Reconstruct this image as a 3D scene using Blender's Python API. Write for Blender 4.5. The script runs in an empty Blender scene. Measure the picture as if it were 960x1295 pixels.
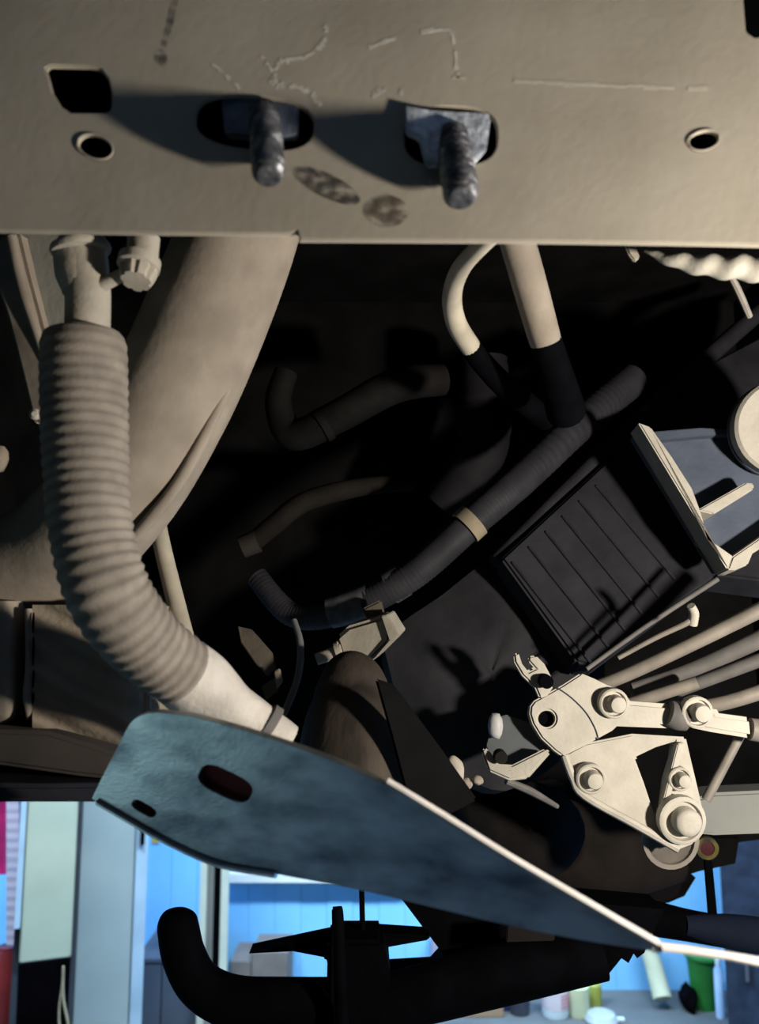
import bpy, bmesh, math, random
from math import sin, cos, radians, pi
from mathutils import Vector, Matrix, noise
random.seed(7)
S = bpy.context.scene
COL = S.collection

# ------------------------------------------------------------------ camera, world, lights, exposure
PITCH, FPX = radians(8), 1050.0
CAM = Vector((0, 0, 1.45))
cd = bpy.data.cameras.new('camera')
cam = bpy.data.objects.new('camera', cd); COL.objects.link(cam)
cam.location = CAM; cam.rotation_euler = (pi/2 + PITCH, 0, 0)
cd.sensor_fit = 'HORIZONTAL'; cd.sensor_width = 36; cd.lens = 36*FPX/960
cd.clip_start = 0.01; cd.clip_end = 50
cd.dof.use_dof = True; cd.dof.focus_distance = 0.78; cd.dof.aperture_fstop = 8.5
S.camera = cam

W = bpy.data.worlds.new('world'); S.world = W; W.use_nodes = True
W.node_tree.nodes['Background'].inputs[0].default_value = (0.35, 0.5, 0.8, 1)
W.node_tree.nodes['Background'].inputs[1].default_value = 0.012
S.view_settings.view_transform = 'Standard'; S.view_settings.look = 'None'
S.view_settings.exposure = 0.0; S.view_settings.gamma = 1.0; S.view_settings.use_curve_mapping = False

def light(name, kind, loc, energy, color, size=0.1, target=None, size_y=None):
    d = bpy.data.lights.new(name, kind); d.energy = energy; d.color = color
    if kind == 'AREA':
        d.shape = 'RECTANGLE'; d.size = size; d.size_y = size_y or size
    else: d.shadow_soft_size = size
    o = bpy.data.objects.new(name, d); COL.objects.link(o); o.location = loc
    if target is not None:
        o.rotation_euler = (Vector(target)-Vector(loc)).to_track_quat('-Z', 'Y').to_euler()
    return o
# hand-held work lamp, low on the right
light('work_lamp', 'POINT', (0.52, 0.265, 1.385), 34, (1.0, 0.915, 0.79), 0.022)
# garage strip lights above the back of the room, cool
light('ceiling_lamp', 'AREA', (-1.1, 1.95, 3.1), 190, (0.70, 0.88, 1.0), 1.5, (-0.9, 3.6, 0.2), 0.25)
light('ceiling_lamp', 'AREA', (1.1, 1.95, 3.1), 190, (0.70, 0.88, 1.0), 1.5, (0.9, 3.6, 0.2), 0.25)
# added cool fill, low on the left, to tint the steel plate
light('cool_left_fill', 'AREA', (-1.9, 0.15, 0.32), 2.0, (0.60, 0.95, 0.98), 0.95, (-0.1, 0.5, 1.35), 0.7)

# ------------------------------------------------------------------ helpers
FW = Vector((0, cos(PITCH), sin(PITCH))); UP = Vector((0, -sin(PITCH), cos(PITCH))); RT = Vector((1, 0, 0))
def ray(px, py): return FW + RT*((px-480)/FPX) + UP*((647.5-py)/FPX)
def at(px, py, Y):
    d = ray(px, py); return CAM + d*(Y/d.y)
def m(px, py, Y):                              # size in metres of one photo pixel at that spot
    return (Y/ray(480, py).y)/FPX

def nodes_mat(name):
    M = bpy.data.materials.new(name); M.use_nodes = True
    return M, M.node_tree.nodes, M.node_tree.links, M.node_tree.nodes['Principled BSDF']
def mat(name, c, c2=None, scale=40, rough=.8, metal=0, bump=.0, bscale=300, stretch=None, detail=6, lo=.35, hi=.65, spec=.25):
    M, N, L, B = nodes_mat(name)
    B.inputs['Roughness'].default_value = rough; B.inputs['Metallic'].default_value = metal
    B.inputs['Specular IOR Level'].default_value = spec
    tc = N.new('ShaderNodeTexCoord'); mp = N.new('ShaderNodeMapping')
    L.new(tc.outputs['Object'], mp.inputs[0])
    if stretch: mp.inputs['Scale'].default_value = stretch
    nz = N.new('ShaderNodeTexNoise'); nz.inputs['Scale'].default_value = scale; nz.inputs['Detail'].default_value = detail
    L.new(mp.outputs[0], nz.inputs['Vector'])
    cr = N.new('ShaderNodeValToRGB'); cr.color_ramp.elements[0].position = lo; cr.color_ramp.elements[1].position = hi
    c2 = c2 or tuple(x*.75 for x in c)
    cr.color_ramp.elements[0].color = (*c2, 1); cr.color_ramp.elements[1].color = (*c, 1)
    L.new(nz.outputs['Fac'], cr.inputs[0]); L.new(cr.outputs[0], B.inputs['Base Color'])
    if bump:
        n2 = N.new('ShaderNodeTexNoise'); n2.inputs['Scale'].default_value = bscale; n2.inputs['Detail'].default_value = 5
        L.new(mp.outputs[0], n2.inputs['Vector'])
        b = N.new('ShaderNodeBump'); b.inputs['Strength'].default_value = bump; b.inputs['Distance'].default_value = .003
        L.new(n2.outputs['Fac'], b.inputs['Height']); L.new(b.outputs[0], B.inputs['Normal'])
    return M
def patch_mat(name, c, scale, cut, rough=.9):   # worn mark: broken up by noise transparency
    M, N, L, B = nodes_mat(name)
    B.inputs['Base Color'].default_value = (*c, 1); B.inputs['Roughness'].default_value = rough
    tc = N.new('ShaderNodeTexCoord'); nz = N.new('ShaderNodeTexNoise'); nz.inputs['Scale'].default_value = scale; nz.inputs['Detail'].default_value = 8
    L.new(tc.outputs['Object'], nz.inputs['Vector'])
    mr = N.new('ShaderNodeMapRange'); mr.inputs['From Min'].default_value = cut-.08; mr.inputs['From Max'].default_value = cut+.14
    mr.inputs['To Max'].default_value = .6
    L.new(nz.outputs['Fac'], mr.inputs['Value']); L.new(mr.outputs[0], B.inputs['Alpha'])
    return M

ROOTS = []
def tag(o, label, cat, group=None, kind=None):
    o['label'] = label; o['category'] = cat
    if group: o['group'] = group
    if kind: o['kind'] = kind
    return o
def thing(name, label, cat, group=None):
    o = bpy.data.objects.new(name, None); COL.objects.link(o); o.empty_display_size = .05
    ROOTS.append(o)
    return tag(o, label, cat, group)
WLOC = {}
def wloc(o): return WLOC.get(o.name, Vector((0, 0, 0)))
def obj(name, bm, mt, parent=None, smooth=40, label=None, kind=None):
    bmesh.ops.recalc_face_normals(bm, faces=bm.faces)
    me = bpy.data.meshes.new(name)
    vs = [v.co for v in bm.verts]
    c = Vector(((min(v.x for v in vs)+max(v.x for v in vs))/2, (min(v.y for v in vs)+max(v.y for v in vs))/2, min(v.z for v in vs)))
    for v in bm.verts: v.co -= c
    bm.to_mesh(me); bm.free()
    me.materials.append(mt)
    if smooth:
        me.polygons.foreach_set('use_smooth', [True]*len(me.polygons))
        me.set_sharp_from_angle(angle=radians(smooth))
    o = bpy.data.objects.new(name, me); COL.objects.link(o)
    WLOC[o.name] = c.copy()
    if parent: o.parent = parent; o.location = c - wloc(parent)
    else: o.location = c
    if label: o['label'] = label
    if kind: o['kind'] = kind
    return o
def single(name, bm, mt, label, cat, group=None, smooth=40):
    return tag(obj(name, bm, mt, None, smooth), label, cat, group)
def struct(name, bm, mt, parent=None):
    return obj(name, bm, mt, parent, None, None, None if parent else 'structure')
def finalize():
    for r in ROOTS:
        if r.get('placed'): del r['placed']; continue
        lo, hi = Vector((9e9,)*3), Vector((-9e9,)*3)
        for ch in r.children:
            for v in ch.bound_box:
                p = Vector(v)+ch.location
                lo = Vector(map(min, lo, p)); hi = Vector(map(max, hi, p))
        b = Vector(((lo.x+hi.x)/2, (lo.y+hi.y)/2, lo.z))
        for ch in r.children: ch.location -= b
        r.location += b
def join(*bms):
    a = bms[0]
    for b in bms[1:]:
        me = bpy.data.meshes.new('tmp'); b.to_mesh(me); b.free(); a.from_mesh(me); bpy.data.meshes.remove(me)
    return a
def crom(P, n):
    """P: list of tuples (any length); Catmull-Rom resample, n per segment"""
    P = [tuple(p) for p in P]; out = []
    for i in range(len(P)-1):
        a = P[max(i-1, 0)]; b = P[i]; c = P[i+1]; d = P[min(i+2, len(P)-1)]
        for k in range(n):
            t = k/n
            out.append(tuple(.5*(2*b[j]+(c[j]-a[j])*t+(2*a[j]-5*b[j]+4*c[j]-d[j])*t*t+(3*b[j]-a[j]-3*c[j]+d[j])*t**3) for j in range(len(b))))
    out.append(P[-1]); return out
def sweep(pts, rads, seg=14, rfun=None, flat=None, cap=True):
    """circle swept along pts; rfun(i, s, ang) scales the radius; flat=(axis, factor) squashes"""
    bm = bmesh.new(); pts = [Vector(p) for p in pts]
    t0 = (pts[1]-pts[0]).normalized()
    n = t0.orthogonal().normalized(); rings = []; s = 0; prev = t0
    for i, p in enumerate(pts):
        t = (pts[min(i+1, len(pts)-1)]-pts[max(i-1, 0)]).normalized()
        n = prev.rotation_difference(t) @ n; n = (n - t*n.dot(t)).normalized(); prev = t
        b = t.cross(n)
        if i: s += (pts[i]-pts[i-1]).length
        r = rads[i] if isinstance(rads, (list, tuple)) else rads
        ring = []
        for k in range(seg):
            a = 2*pi*k/seg; rr = r*(rfun(i, s, a) if rfun else 1)
            d = n*cos(a)*rr+b*sin(a)*rr
            if flat: d = d - flat[0]*d.dot(flat[0])*(1-flat[1])
            ring.append(bm.verts.new(p+d))
        rings.append(ring)
    for a, b in zip(rings, rings[1:]):
        for k in range(seg): bm.faces.new((a[k], a[(k+1) % seg], b[(k+1) % seg], b[k]))
    if cap: bm.faces.new(rings[0]); bm.faces.new(rings[-1])
    return bm
def T(P, n=6, seg=14, rfun=None, flat=None):
    """tube from (px, py, Y, r_px) stations"""
    P = crom(P, n) if n > 1 else P
    return sweep([at(p[0], p[1], p[2]) for p in P], [p[3]*m(p[0], p[1], p[2]) for p in P], seg, rfun, flat)
def lathe(p, axis, prof, seg=24):
    bm = bmesh.new(); axis = Vector(axis).normalized(); n = axis.orthogonal().normalized(); b = axis.cross(n); rings = []
    for r, h in prof:
        if r < 1e-6: rings.append([bm.verts.new(p+axis*h)])
        else: rings.append([bm.verts.new(p+axis*h+(n*cos(2*pi*k/seg)+b*sin(2*pi*k/seg))*r) for k in range(seg)])
    for a, c in zip(rings, rings[1:]):
        for k in range(seg):
            k2 = (k+1) % seg
            if len(a) == 1 and len(c) == 1: continue
            if len(a) == 1: bm.faces.new((a[0], c[k2], c[k]))
            elif len(c) == 1: bm.faces.new((a[k], a[k2], c[0]))
            else: bm.faces.new((a[k], a[k2], c[k2], c[k]))
    for r in (rings[0], rings[-1]):
        if len(r) > 1: bm.faces.new(r)
    return bm
class Plane:
    def __init__(s, a, b, c):
        s.o = at(*a); n = (at(*b)-s.o).cross(at(*c)-s.o).normalized()
        s.n = n if n.dot(s.o-CAM) < 0 else -n       # faces the camera side
    def at(s, px, py):
        d = ray(px, py); return CAM + d*((s.o-CAM).dot(s.n)/d.dot(s.n))
def flat_plane(Y): return Plane((0, 0, Y), (900, 0, Y), (400, 1000, Y))
def plate(outline, pl, thick, holes=(), bevel=.0, front=0.0):
    """flat sheet outlined on plane pl, thickness going away from the viewer side; real holes"""
    if not isinstance(pl, Plane): pl = flat_plane(pl)
    bm = bmesh.new(); es = []
    for loop in [outline]+list(holes):
        vs = [bm.verts.new(pl.at(*p)+pl.n*front) for p in loop]
        es += [bm.edges.new((vs[i], vs[(i+1) % len(vs)])) for i in range(len(vs))]
    if holes: bmesh.ops.triangle_fill(bm, use_beauty=True, use_dissolve=False, edges=es, normal=pl.n)
    else: bm.faces.new(list(bm.verts))
    r = bmesh.ops.extrude_face_region(bm, geom=bm.faces[:])
    for v in [g for g in r['geom'] if isinstance(g, bmesh.types.BMVert)]: v.co -= pl.n*thick
    bmesh.ops.recalc_face_normals(bm, faces=bm.faces)
    if bevel:
        e = [e for e in bm.edges if len(e.link_faces) == 2 and e.calc_face_angle(0) > .6]
        bmesh.ops.bevel(bm, geom=e, offset=bevel, segments=2, affect='EDGES', clamp_overlap=True)
    return bm
def ell(cx, cy, rx, ry, rot=0, n=24, p=2.0):
    out = []
    for k in range(n):
        a = 2*pi*k/n; c, s = cos(a), sin(a)
        x = rx*abs(c)**(2/p)*(1 if c > 0 else -1); y = ry*abs(s)**(2/p)*(1 if s > 0 else -1)
        out.append((cx+x*cos(rot)-y*sin(rot), cy+x*sin(rot)+y*cos(rot)))
    return out
def box(x0, x1, y0, y1, z0, z1, bevel=0):
    bm = bmesh.new(); bmesh.ops.create_cube(bm, size=1)
    for v in bm.verts:
        v.co = Vector((x0 if v.co.x < 0 else x1, y0 if v.co.y < 0 else y1, z0 if v.co.z < 0 else z1))
    if bevel: bmesh.ops.bevel(bm, geom=bm.edges[:], offset=bevel, segments=2, affect='EDGES')
    return bm
def pbox(px0, py0, px1, py1, Y, depth, bevel=0, z0=None):
    a, b = at(px0, py0, Y), at(px1, py1, Y)
    return box(min(a.x, b.x), max(a.x, b.x), Y, Y+depth, b.z if z0 is None else z0, a.z, bevel)
def grid_shell(x0, x1, y0, y1, nx, ny, f, back):
    """relief sheet: f(px,py) -> Y of the front; closed at the back plane"""
    bm = bmesh.new()
    V = [[bm.verts.new(at(x0+(x1-x0)*i/nx, y0+(y1-y0)*j/ny, f(x0+(x1-x0)*i/nx, y0+(y1-y0)*j/ny))) for i in range(nx+1)] for j in range(ny+1)]
    for j in range(ny):
        for i in range(nx): bm.faces.new((V[j][i], V[j][i+1], V[j+1][i+1], V[j+1][i]))
    r = bmesh.ops.extrude_face_region(bm, geom=bm.faces[:])
    for v in [g for g in r['geom'] if isinstance(g, bmesh.types.BMVert)]: v.co.y = back
    return bm

# ------------------------------------------------------------------ materials
M_frame = mat('dusty_frame_steel', (.40, .358, .292), (.305, .272, .218), 10, .75, .0, .06, 200)
M_lip = mat('lit_lip_steel', (.46, .41, .34), (.38, .34, .28), 30, .7, 0, .1, 300)  # frame steel again, lighter for the lamp-lit lip and rims
M_dust = mat('road_dust_tan', (.275, .235, .19), (.195, .165, .133), 25, .9, 0, .14, 160)
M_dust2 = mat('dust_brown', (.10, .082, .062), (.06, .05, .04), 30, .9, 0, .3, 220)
M_hose = mat('dusty_rubber_hose', (.225, .195, .162), (.155, .135, .112), 60, .8, 0, .15, 500)
M_neck = mat('dusty_metal_neck', (.36, .325, .27), (.27, .245, .20), 40, .7, 0, .15, 300)
M_cuff = mat('pale_cuff', (.50, .46, .405), (.36, .33, .29), 34, .7, 0, .25, 260)
M_cream = mat('cream_pipe', (.40, .36, .285), None, 40, .7)
M_bolt = mat('black_greased_steel', (.22, .22, .23), (.05, .05, .055), 90, .38, .7, .3, 400)
M_bright = mat('bright_scraped_steel', (.62, .66, .72), (.22, .24, .28), 120, .4, .15, .3, 300, spec=.6)
M_black = mat('black_paint_and_shade', (.002, .002, .003), (.001, .001, .0015), 30, .8, spec=.02)  # paint black, also the shade in pipe ends and crossmember cavity
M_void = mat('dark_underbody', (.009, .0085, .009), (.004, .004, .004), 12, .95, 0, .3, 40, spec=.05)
M_dark = mat('dark_oily_casting', (.030, .030, .034), (.015, .015, .018), 14, .8, 0, .4, 60, spec=.12)
M_darkrub = mat('dark_rubber', (.010, .009, .0085), (.006, .0055, .0055), 40, .8, spec=.1)
M_rib = mat('dark_ribbed_cover', (.026, .026, .031), (.015, .015, .019), 20, .75, 0, .2, 100, spec=.12)
M_darkblue = mat('dark_blue_paint', (.020, .032, .06), (.012, .018, .034), 20, .5)
M_brown = mat('scuffed_brown_can', (.055, .042, .032), (.012, .010, .009), 26, .7, 0, .3, 120, (1, 1, .25))
M_alu = mat('pale_cast_aluminium', (.42, .39, .335), (.35, .325, .275), 40, .6, 0, .15, 260)
M_alu_d = mat('shaded_cast_aluminium', (.075, .09, .125), (.05, .062, .09), 25, .6, 0, .15, 160)  # shaded copy of the aluminium, blue-dark for pockets and rims
M_rod = mat('dusty_steel_rod', (.24, .215, .18), (.17, .15, .13), 40, .6, .1)
M_rod_d = mat('dark_dusty_rod', (.13, .12, .115), (.09, .085, .08), 40, .65)
M_tape = mat('brushed_steel_plate', (.62, .66, .66), (.17, .20, .23), 16, .36, 1.0, .08, 200, (1.6, .5, 3), lo=.3, hi=.6)
M_edge = mat('lit_sheared_steel', (.75, .70, .66), (.62, .58, .55), 60, .45, .2)
M_redox = mat('red_oxide_primer', (.20, .030, .030), (.12, .02, .022), 40, .8)
M_chalk = mat('chalk_scratch', (.56, .54, .48), (.42, .39, .33), 250, .9)
M_chalk2 = mat('faint_scratch', (.44, .41, .345), (.38, .35, .29), 250, .9)
M_rust = patch_mat('rust_stain', (.10, .075, .055), 150, .47)
M_ink = patch_mat('dark_scuff', (.05, .045, .045), 190, .48)

# ------------------------------------------------------------------ the garage
M_floor = mat('garage_concrete', (.105, .12, .13), (.075, .085, .095), 6, .8, 0, .15, 60)
M_wall = mat('blue_painted_board', (.22, .54, .90), (.19, .49, .84), 5, .6, 0, .05, 60)
M_wallplain = mat('blue_painted_wall', (.22, .54, .90), (.19, .49, .84), 3, .8)
M_ceil = mat('white_ceiling', (.55, .57, .58), (.5, .52, .53), 3, .9)
YW = 3.6
struct('floor', box(-2.6, 2.6, -1.6, YW+.1, -.1, 0), M_floor)
wb = struct('wall_back', box(-2.6, 2.6, YW+.012, YW+.1, 0, 3.2), M_wallplain)
proto = None; bw = .107
for i in range(48):
    x = -2.6+.03+i*bw
    if proto is None:
        bm = box(x+.0004, x+bw-.0004, YW, YW+.012, 0, 3.2, .0008); proto = obj('board', bm, M_wall, wb, None)
    else:
        c = proto.copy(); COL.objects.link(c); c.parent = wb; c.location.x = proto.location.x+i*bw
        c.location.y += random.uniform(-.0015, .0015)
struct('wall_left', box(-2.7, -2.6, 1.4, YW+.1, 0, 3.2), M_wallplain)
struct('wall_right', box(2.6, 2.7, -1.6, YW+.1, 0, 3.2), M_wallplain)
struct('ceiling', box(-2.7, 2.7, -1.6, YW+.1, 3.2, 3.3), M_ceil)

# window low on the back wall: white frame, sill and pane
M_white = mat('white_paint', (.72, .73, .72), (.64, .66, .66), 8, .5)
a, b = at(288, 1112, YW), at(520, 1112, YW)
wz = a.z
wn = bpy.data.objects.new('window_1', None); COL.objects.link(wn); wn['kind'] = 'structure'; ROOTS.append(wn)
obj('window_sill', box(a.x-.01, b.x, YW-.06, YW+.01, wz, wz+.04, .004), M_white, wn)
fr = join(box(a.x, a.x+.035, YW-.03, YW, wz+.04, wz+.7), box(b.x-.04, b.x, YW-.03, YW, wz+.04, wz+.7),
          box(a.x+.035, b.x-.04, YW-.03, YW, wz+.66, wz+.7), box(a.x+.12, a.x+.135, YW-.025, YW, wz+.04, wz+.66))
obj('window_frame', fr, M_white, wn, None)
M_glass = mat('window_glass', (.16, .38, .62), (.14, .33, .56), 2, .12)
obj('pane', box(a.x+.035, b.x-.04, YW-.012, YW-.004, wz+.04, wz+.66), M_glass, wn, None)

# pale grey locker
M_lock = mat('grey_locker_paint', (.31, .37, .375), (.28, .34, .345), 6, .5, 0, .04, 80)
M_lockedge = mat('pale_blue_edge', (.38, .52, .66), None, 6, .5)
M_creamp = mat('cream_cabinet_paint', (.38, .42, .34), (.34, .38, .30), 7, .55, 0, .04, 90)
M_dkgap = mat('dark_gap', (.03, .035, .045), None, 10, .8)
t = thing('grey_locker', 'tall pale grey steel locker at left of the blue wall', 'locker')
Y = 2.86; x0, x1, x2 = at(98, 1150, Y).x, at(168, 1150, Y).x, at(184, 1150, Y).x; w1 = (x1-x0)*.97; w2 = (x2-x0)*.97
t.location = (x0, Y, 0); t.rotation_euler.z = radians(16.5); t['placed'] = 1
obj('carcass', box(0, w2, .02, .30, 0, 1.8, .004), M_lockedge, t)
obj('door', box(0, w1-.004, -.002, .02, .06, 1.78, .004), M_lock, t)
obj('edge_strip', box(w1, w2, -.002, .02, .0, 1.8, .003), M_lockedge, t, label='lit side edge, coloured pale blue')  # lighter blue puts light on the locker's side edge
hz = at(177, 1057, Y).z; obj('hinge', box(w1+.014, w1+.028, -.014, -.002, hz-.04, hz+.04, .002), M_black, t, label='black hinge')

t = thing('cream_cabinet', 'cream cabinet with open dark lower compartment left of the grey locker', 'cabinet')
Y = 2.62; xa = at(26, 1150, Y).x; w = .158; zb = at(60, 1216, Y).z
CROT = Matrix.Rotation(radians(20), 4, 'Z'); CORG = Vector((xa, Y, 0))
t.location = CORG; t.rotation_euler.z = radians(20); t['placed'] = 1
M_maroon = mat('dark_maroon_panel', (.06, .035, .045), (.03, .02, .03), 12, .8)
obj('door', box(.004, w-.010, -.02, 0, zb, 1.75, .004), M_creamp, t)
obj('side_panel', box(-.014, .002, -.024, .22, zb+.10, 1.75), M_lockedge, t, None, 'pale blue side edge')
obj('side_panel', box(-.014, .002, 0, .22, 0, zb+.095), M_dkgap, t, None)
obj('side_panel', box(w-.010, w+.004, -.01, .22, 0, 1.75), M_dkgap, t, None)
obj('back_panel', box(.002, w-.010, .205, .22, .0, 1.75), M_maroon, t, None)
obj('shelf', box(.002, w-.010, 0, .205, zb-.01, zb+.01), M_maroon, t, None)
obj('shelf', box(.002, w-.010, 0, .205, .02, .04), M_maroon, t, None)

def blob(p, sx, sy, sz, seed, amp=.2, freq=3, sub=3):
    bm = bmesh.new(); bmesh.ops.create_icosphere(bm, subdivisions=sub, radius=1)
    for v in bm.verts:
        n = 1+amp*noise.noise(v.co*freq*.5+Vector((seed*7.3, seed, 2)))
        v.co = Vector((v.co.x*sx*n, v.co.y*sy*n, v.co.z*sz*n))+Vector(p)
    return bm
M_bag = mat('silvery_plastic_bag', (.34, .36, .48), (.06, .06, .12), 22, .25, 0, .5, 40)
c = CORG + CROT @ Vector((.072, .10, 0)); single('plastic_bag', blob((c.x, c.y, .042+.062), .05, .055, .06, 3, .25), M_bag, 'crumpled silvery plastic bag on the bottom shelf of the cream cabinet', 'bag')
M_twine = mat('tan_twine', (.30, .25, .16), None, 60, .9)
single('twine', T([(80, 1222, 2.585, 1.6), (79, 1245, 2.585, 1.6), (75, 1275, 2.585, 1.6), (76, 1300, 2.585, 1.6), (86, 1298, 2.585, 1.6), (80, 1262, 2.585, 1.6), (80, 1224, 2.588, 1.6)], 6, 6), M_twine,
       'tan twine loop hanging under the cream cabinet door', 'twine')
# pale pink pleated strip, pink towel, red can
M_pinkw = mat('pale_pink_plastic', (.56, .44, .50), (.50, .43, .49), 6, .6)
def pleat(px0, px1, py0, py1, Y, nrib, amp):
    return grid_shell(px0, px1, py0, py1, 3, nrib*6, lambda x, y: Y-amp*(.5+.5*cos((y-py0)/(py1-py0)*nrib*2*pi)), Y+.03)
single('pleated_blind', pleat(8, 24, 900, 1195, 2.86, 24, .0012), M_pinkw, 'pale pink pleated strip hanging beside the cream cabinet', 'blind')
M_pink = mat('magenta_cloth', (.75, .06, .33), (.5, .04, .22), 14, .8)
single('magenta_towel', grid_shell(-60, 7.5, 880, 1106, 20, 10, lambda x, y: 2.90+.02*sin(x*.5)+.006*sin(y*.05), 2.95), M_pink, 'magenta towel hanging at the far left edge', 'towel')
M_red = mat('red_plastic', (.22, .022, .02), (.14, .018, .018), 12, .4)
p = at(6, 1256, 3.0); q = at(6, 1196, 3.0)
t = thing('red_canister', 'red plastic canister below the pale pink pleated strip', 'canister')
obj('body', lathe(Vector((p.x, 3.0, 0)), (0, 0, 1), [(.045, 0), (.05, .01), (.05, q.z-.04), (.03, q.z-.015), (.03, q.z), (0, q.z)]), M_red, t)
obj('band', lathe(Vector((p.x, 3.0, .0)), (0, 0, 1), [(.051, .05), (.052, .052), (.052, .10), (.051, .102)]), mat('silver_band', (.6, .62, .75), None, 10, .3), t, label='silvery band')
M_navy = mat('navy_cloth', (.02, .03, .14), (.012, .02, .08), 20, .9)
c = at(2, 1285, 2.5); single('navy_rag', blob((c.x-.03, 2.5, .028), .07, .05, .036, 9, .4), M_navy, 'navy blue rag on the floor at the far left', 'rag')

# low dark grey cabinet
M_grey = mat('charcoal_cabinet', (.075, .09, .115), (.06, .07, .095), 8, .6)
t = thing('charcoal_cabinet', 'low charcoal two-door cabinet between grey locker and upright post', 'cabinet')
Y = 3.28; zt = at(220, 1212, Y).z; xl, xm, xr = at(170, 1250, Y).x, at(204, 1250, Y).x, at(262, 1250, Y).x
obj('carcass', box(xl, xr, Y+.02, YW-.004, 0, zt-.012), M_grey, t, None)
obj('door', box(xl, xm-.002, Y, Y+.02, .0, zt-.014, .002), M_grey, t, None)
obj('door', box(xm+.002, xr, Y, Y+.02, .0, zt-.014, .002), M_grey, t, None)
obj('top', box(xl, xr, Y-.005, YW-.004, zt-.012, zt), M_grey, t, None)
# upright post: two cream strips with a dark gap
t = thing('upright_post', 'tall cream double post with a dark channel against the blue wall', 'post')
Y = 3.27; M_post = mat('cream_post', (.52, .54, .45), (.44, .47, .40), 10, .6)
X = lambda px: at(px, 1160, Y).x
obj('post_strip', box(X(253), X(261.5), Y-.02, Y+.0, 0, 2.4, .002), M_post, t)
obj('post_strip', box(X(279.5), X(289), Y-.02, Y+.0, 0, 2.4, .002), M_post, t)
obj('channel_side', box(X(261.5), X(270), Y-.012, Y+.0, 0, 2.4), mat('weathered_grey_wood', (.20, .20, .18), (.10, .10, .09), 12, .9, 0, .2, 60, (1, 1, .1)), t, None, 'weathered grey strip')
obj('channel', box(X(270), X(279.5), Y-.004, Y+.0, 0, 2.4), M_black, t, None, 'black channel')

M_card = mat('brownish_carton', (.17, .15, .145), (.13, .115, .11), 10, .85)
def on_floor_box(px0, px1, pytop, Y, depth): 
    a = at(px0, pytop, Y); b = at(px1, pytop, Y); return box(a.x, b.x, Y, Y+depth, 0, a.z, .003)
single('carton', on_floor_box(291, 317.5, 1216, 3.36, .2), M_card, 'lower brown carton right beside the upright post', 'box')
single('carton', on_floor_box(318.5, 364, 1205, 3.36, .2), M_card, 'taller wide brown carton right of the lower one', 'box')
M_orange = mat('orange_carton', (.42, .24, .13), (.32, .19, .11), 14, .8)
M_lilac = mat('lilac_carton', (.30, .30, .42), (.26, .26, .38), 14, .8)
t = thing('small_carton', 'small orange and lilac carton by the wall above the black bar', 'box')
a = at(546, 1188, 3.50); b = at(556, 1188, 3.5); c = at(574, 1188, 3.5)
obj('side_face', box(a.x, b.x, 3.50, 3.58, 0, a.z, .002), M_lilac, t, label='lilac side')
obj('front_face', box(b.x, c.x, 3.50, 3.58, 0, a.z-.02, .002), M_orange, t, label='orange front')

# bottles and bits on the floor by the back wall
def bottle(name, label, px, pytop, Y, rpx, mt, capm, group=None, neck=.45, shoulder=.72, cat='bottle'):
    p = at(px, 1260, Y); top = at(px, pytop, Y).z; r = rpx*m(px, 1260, Y)
    t = thing(name, label, cat, group); b = Vector((p.x, Y, 0))
    obj('body', lathe(b, (0, 0, 1), [(0, 0), (r*.92, 0), (r, .01), (r, top*shoulder), (r*neck, top*.88), (r*neck, top*.9), (0, top*.9)]), mt, t)
    obj('cap', lathe(b+Vector((0, 0, top*.9)), (0, 0, 1), [(0, 0), (r*neck*1.15, 0), (r*neck*1.15, top*.1), (0, top*.1)], 16), capm, t)
    return t, b, r, top
M_bdark = mat('dark_bottle', (.05, .06, .085), (.03, .035, .05), 20, .25)
M_bwhite = mat('white_plastic', (.60, .70, .74), (.52, .62, .68), 10, .4)
M_bpale = mat('pale_yellow_plastic', (.50, .53, .36), (.42, .45, .30), 10, .4)
M_byel = mat('yellow_green_plastic', (.36, .38, .08), (.26, .28, .06), 12, .4)
M_cap = mat('maroon_cap', (.16, .03, .06), None, 10, .5)
bottle('oil_bottle', 'dark grey bottle left of the white bottle with red print', 657, 1232, 3.40, 13, M_bdark, M_bdark, 'bottles by the wall')
bottle('oil_bottle', 'navy bottle leftmost of the bottles by the wall', 640, 1236, 3.44, 10, M_navy, M_bdark, 'bottles by the wall')
t, b, r, top = bottle('oil_bottle', 'white plastic bottle with a red printed label', 702, 1232, 3.38, 17, M_bwhite, M_cap, 'bottles by the wall')
lb = obj('label', lathe(b, (0, 0, 1), [(r*1.01, top*.22), (r*1.012, top*.225), (r*1.012, top*.68), (r*1.01, top*.685)]), mat('pinkish_label', (.55, .5, .55), None, 10, .6), t, label='pale label')
M_print = mat('red_print', (.45, .08, .12), None, 10, .6)
for k in range(4):
    for j in range(3):
        ang = -pi/2+.35+j*.28
        px_ = Vector((b.x+cos(ang)*r*1.0, b.y+sin(ang)*r*1.0, top*(.30+.09*k)))
        obj('printed_line', box(px_.x-.0035, px_.x+.0035, px_.y-.003, px_.y+.003, px_.z, px_.z+.005), M_print, lb, None)
bottle('oil_bottle', 'pale yellow bottle right of the white bottle', 731, 1240, 3.38, 14, M_bpale, M_bpale, 'bottles by the wall', .6, .85)
bottle('oil_bottle', 'slim yellow-green bottle rightmost of the bottles', 752, 1234, 3.46, 9, M_byel, M_byel, 'bottles by the wall')
p = at(760, 1272, 3.33)
t = thing('white_tub_lid', 'flat white tub lid on the floor before the yellow-green bottle', 'lid')
obj('disc', lathe(Vector((p.x, 3.33, 0)), (0, 0, 1), [(0, 0), (.058, 0), (.062, .008), (.05, .028), (0, .032)]), mat('matt_white_lid', (.38, .44, .46), None, 10, .6), t)
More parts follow.
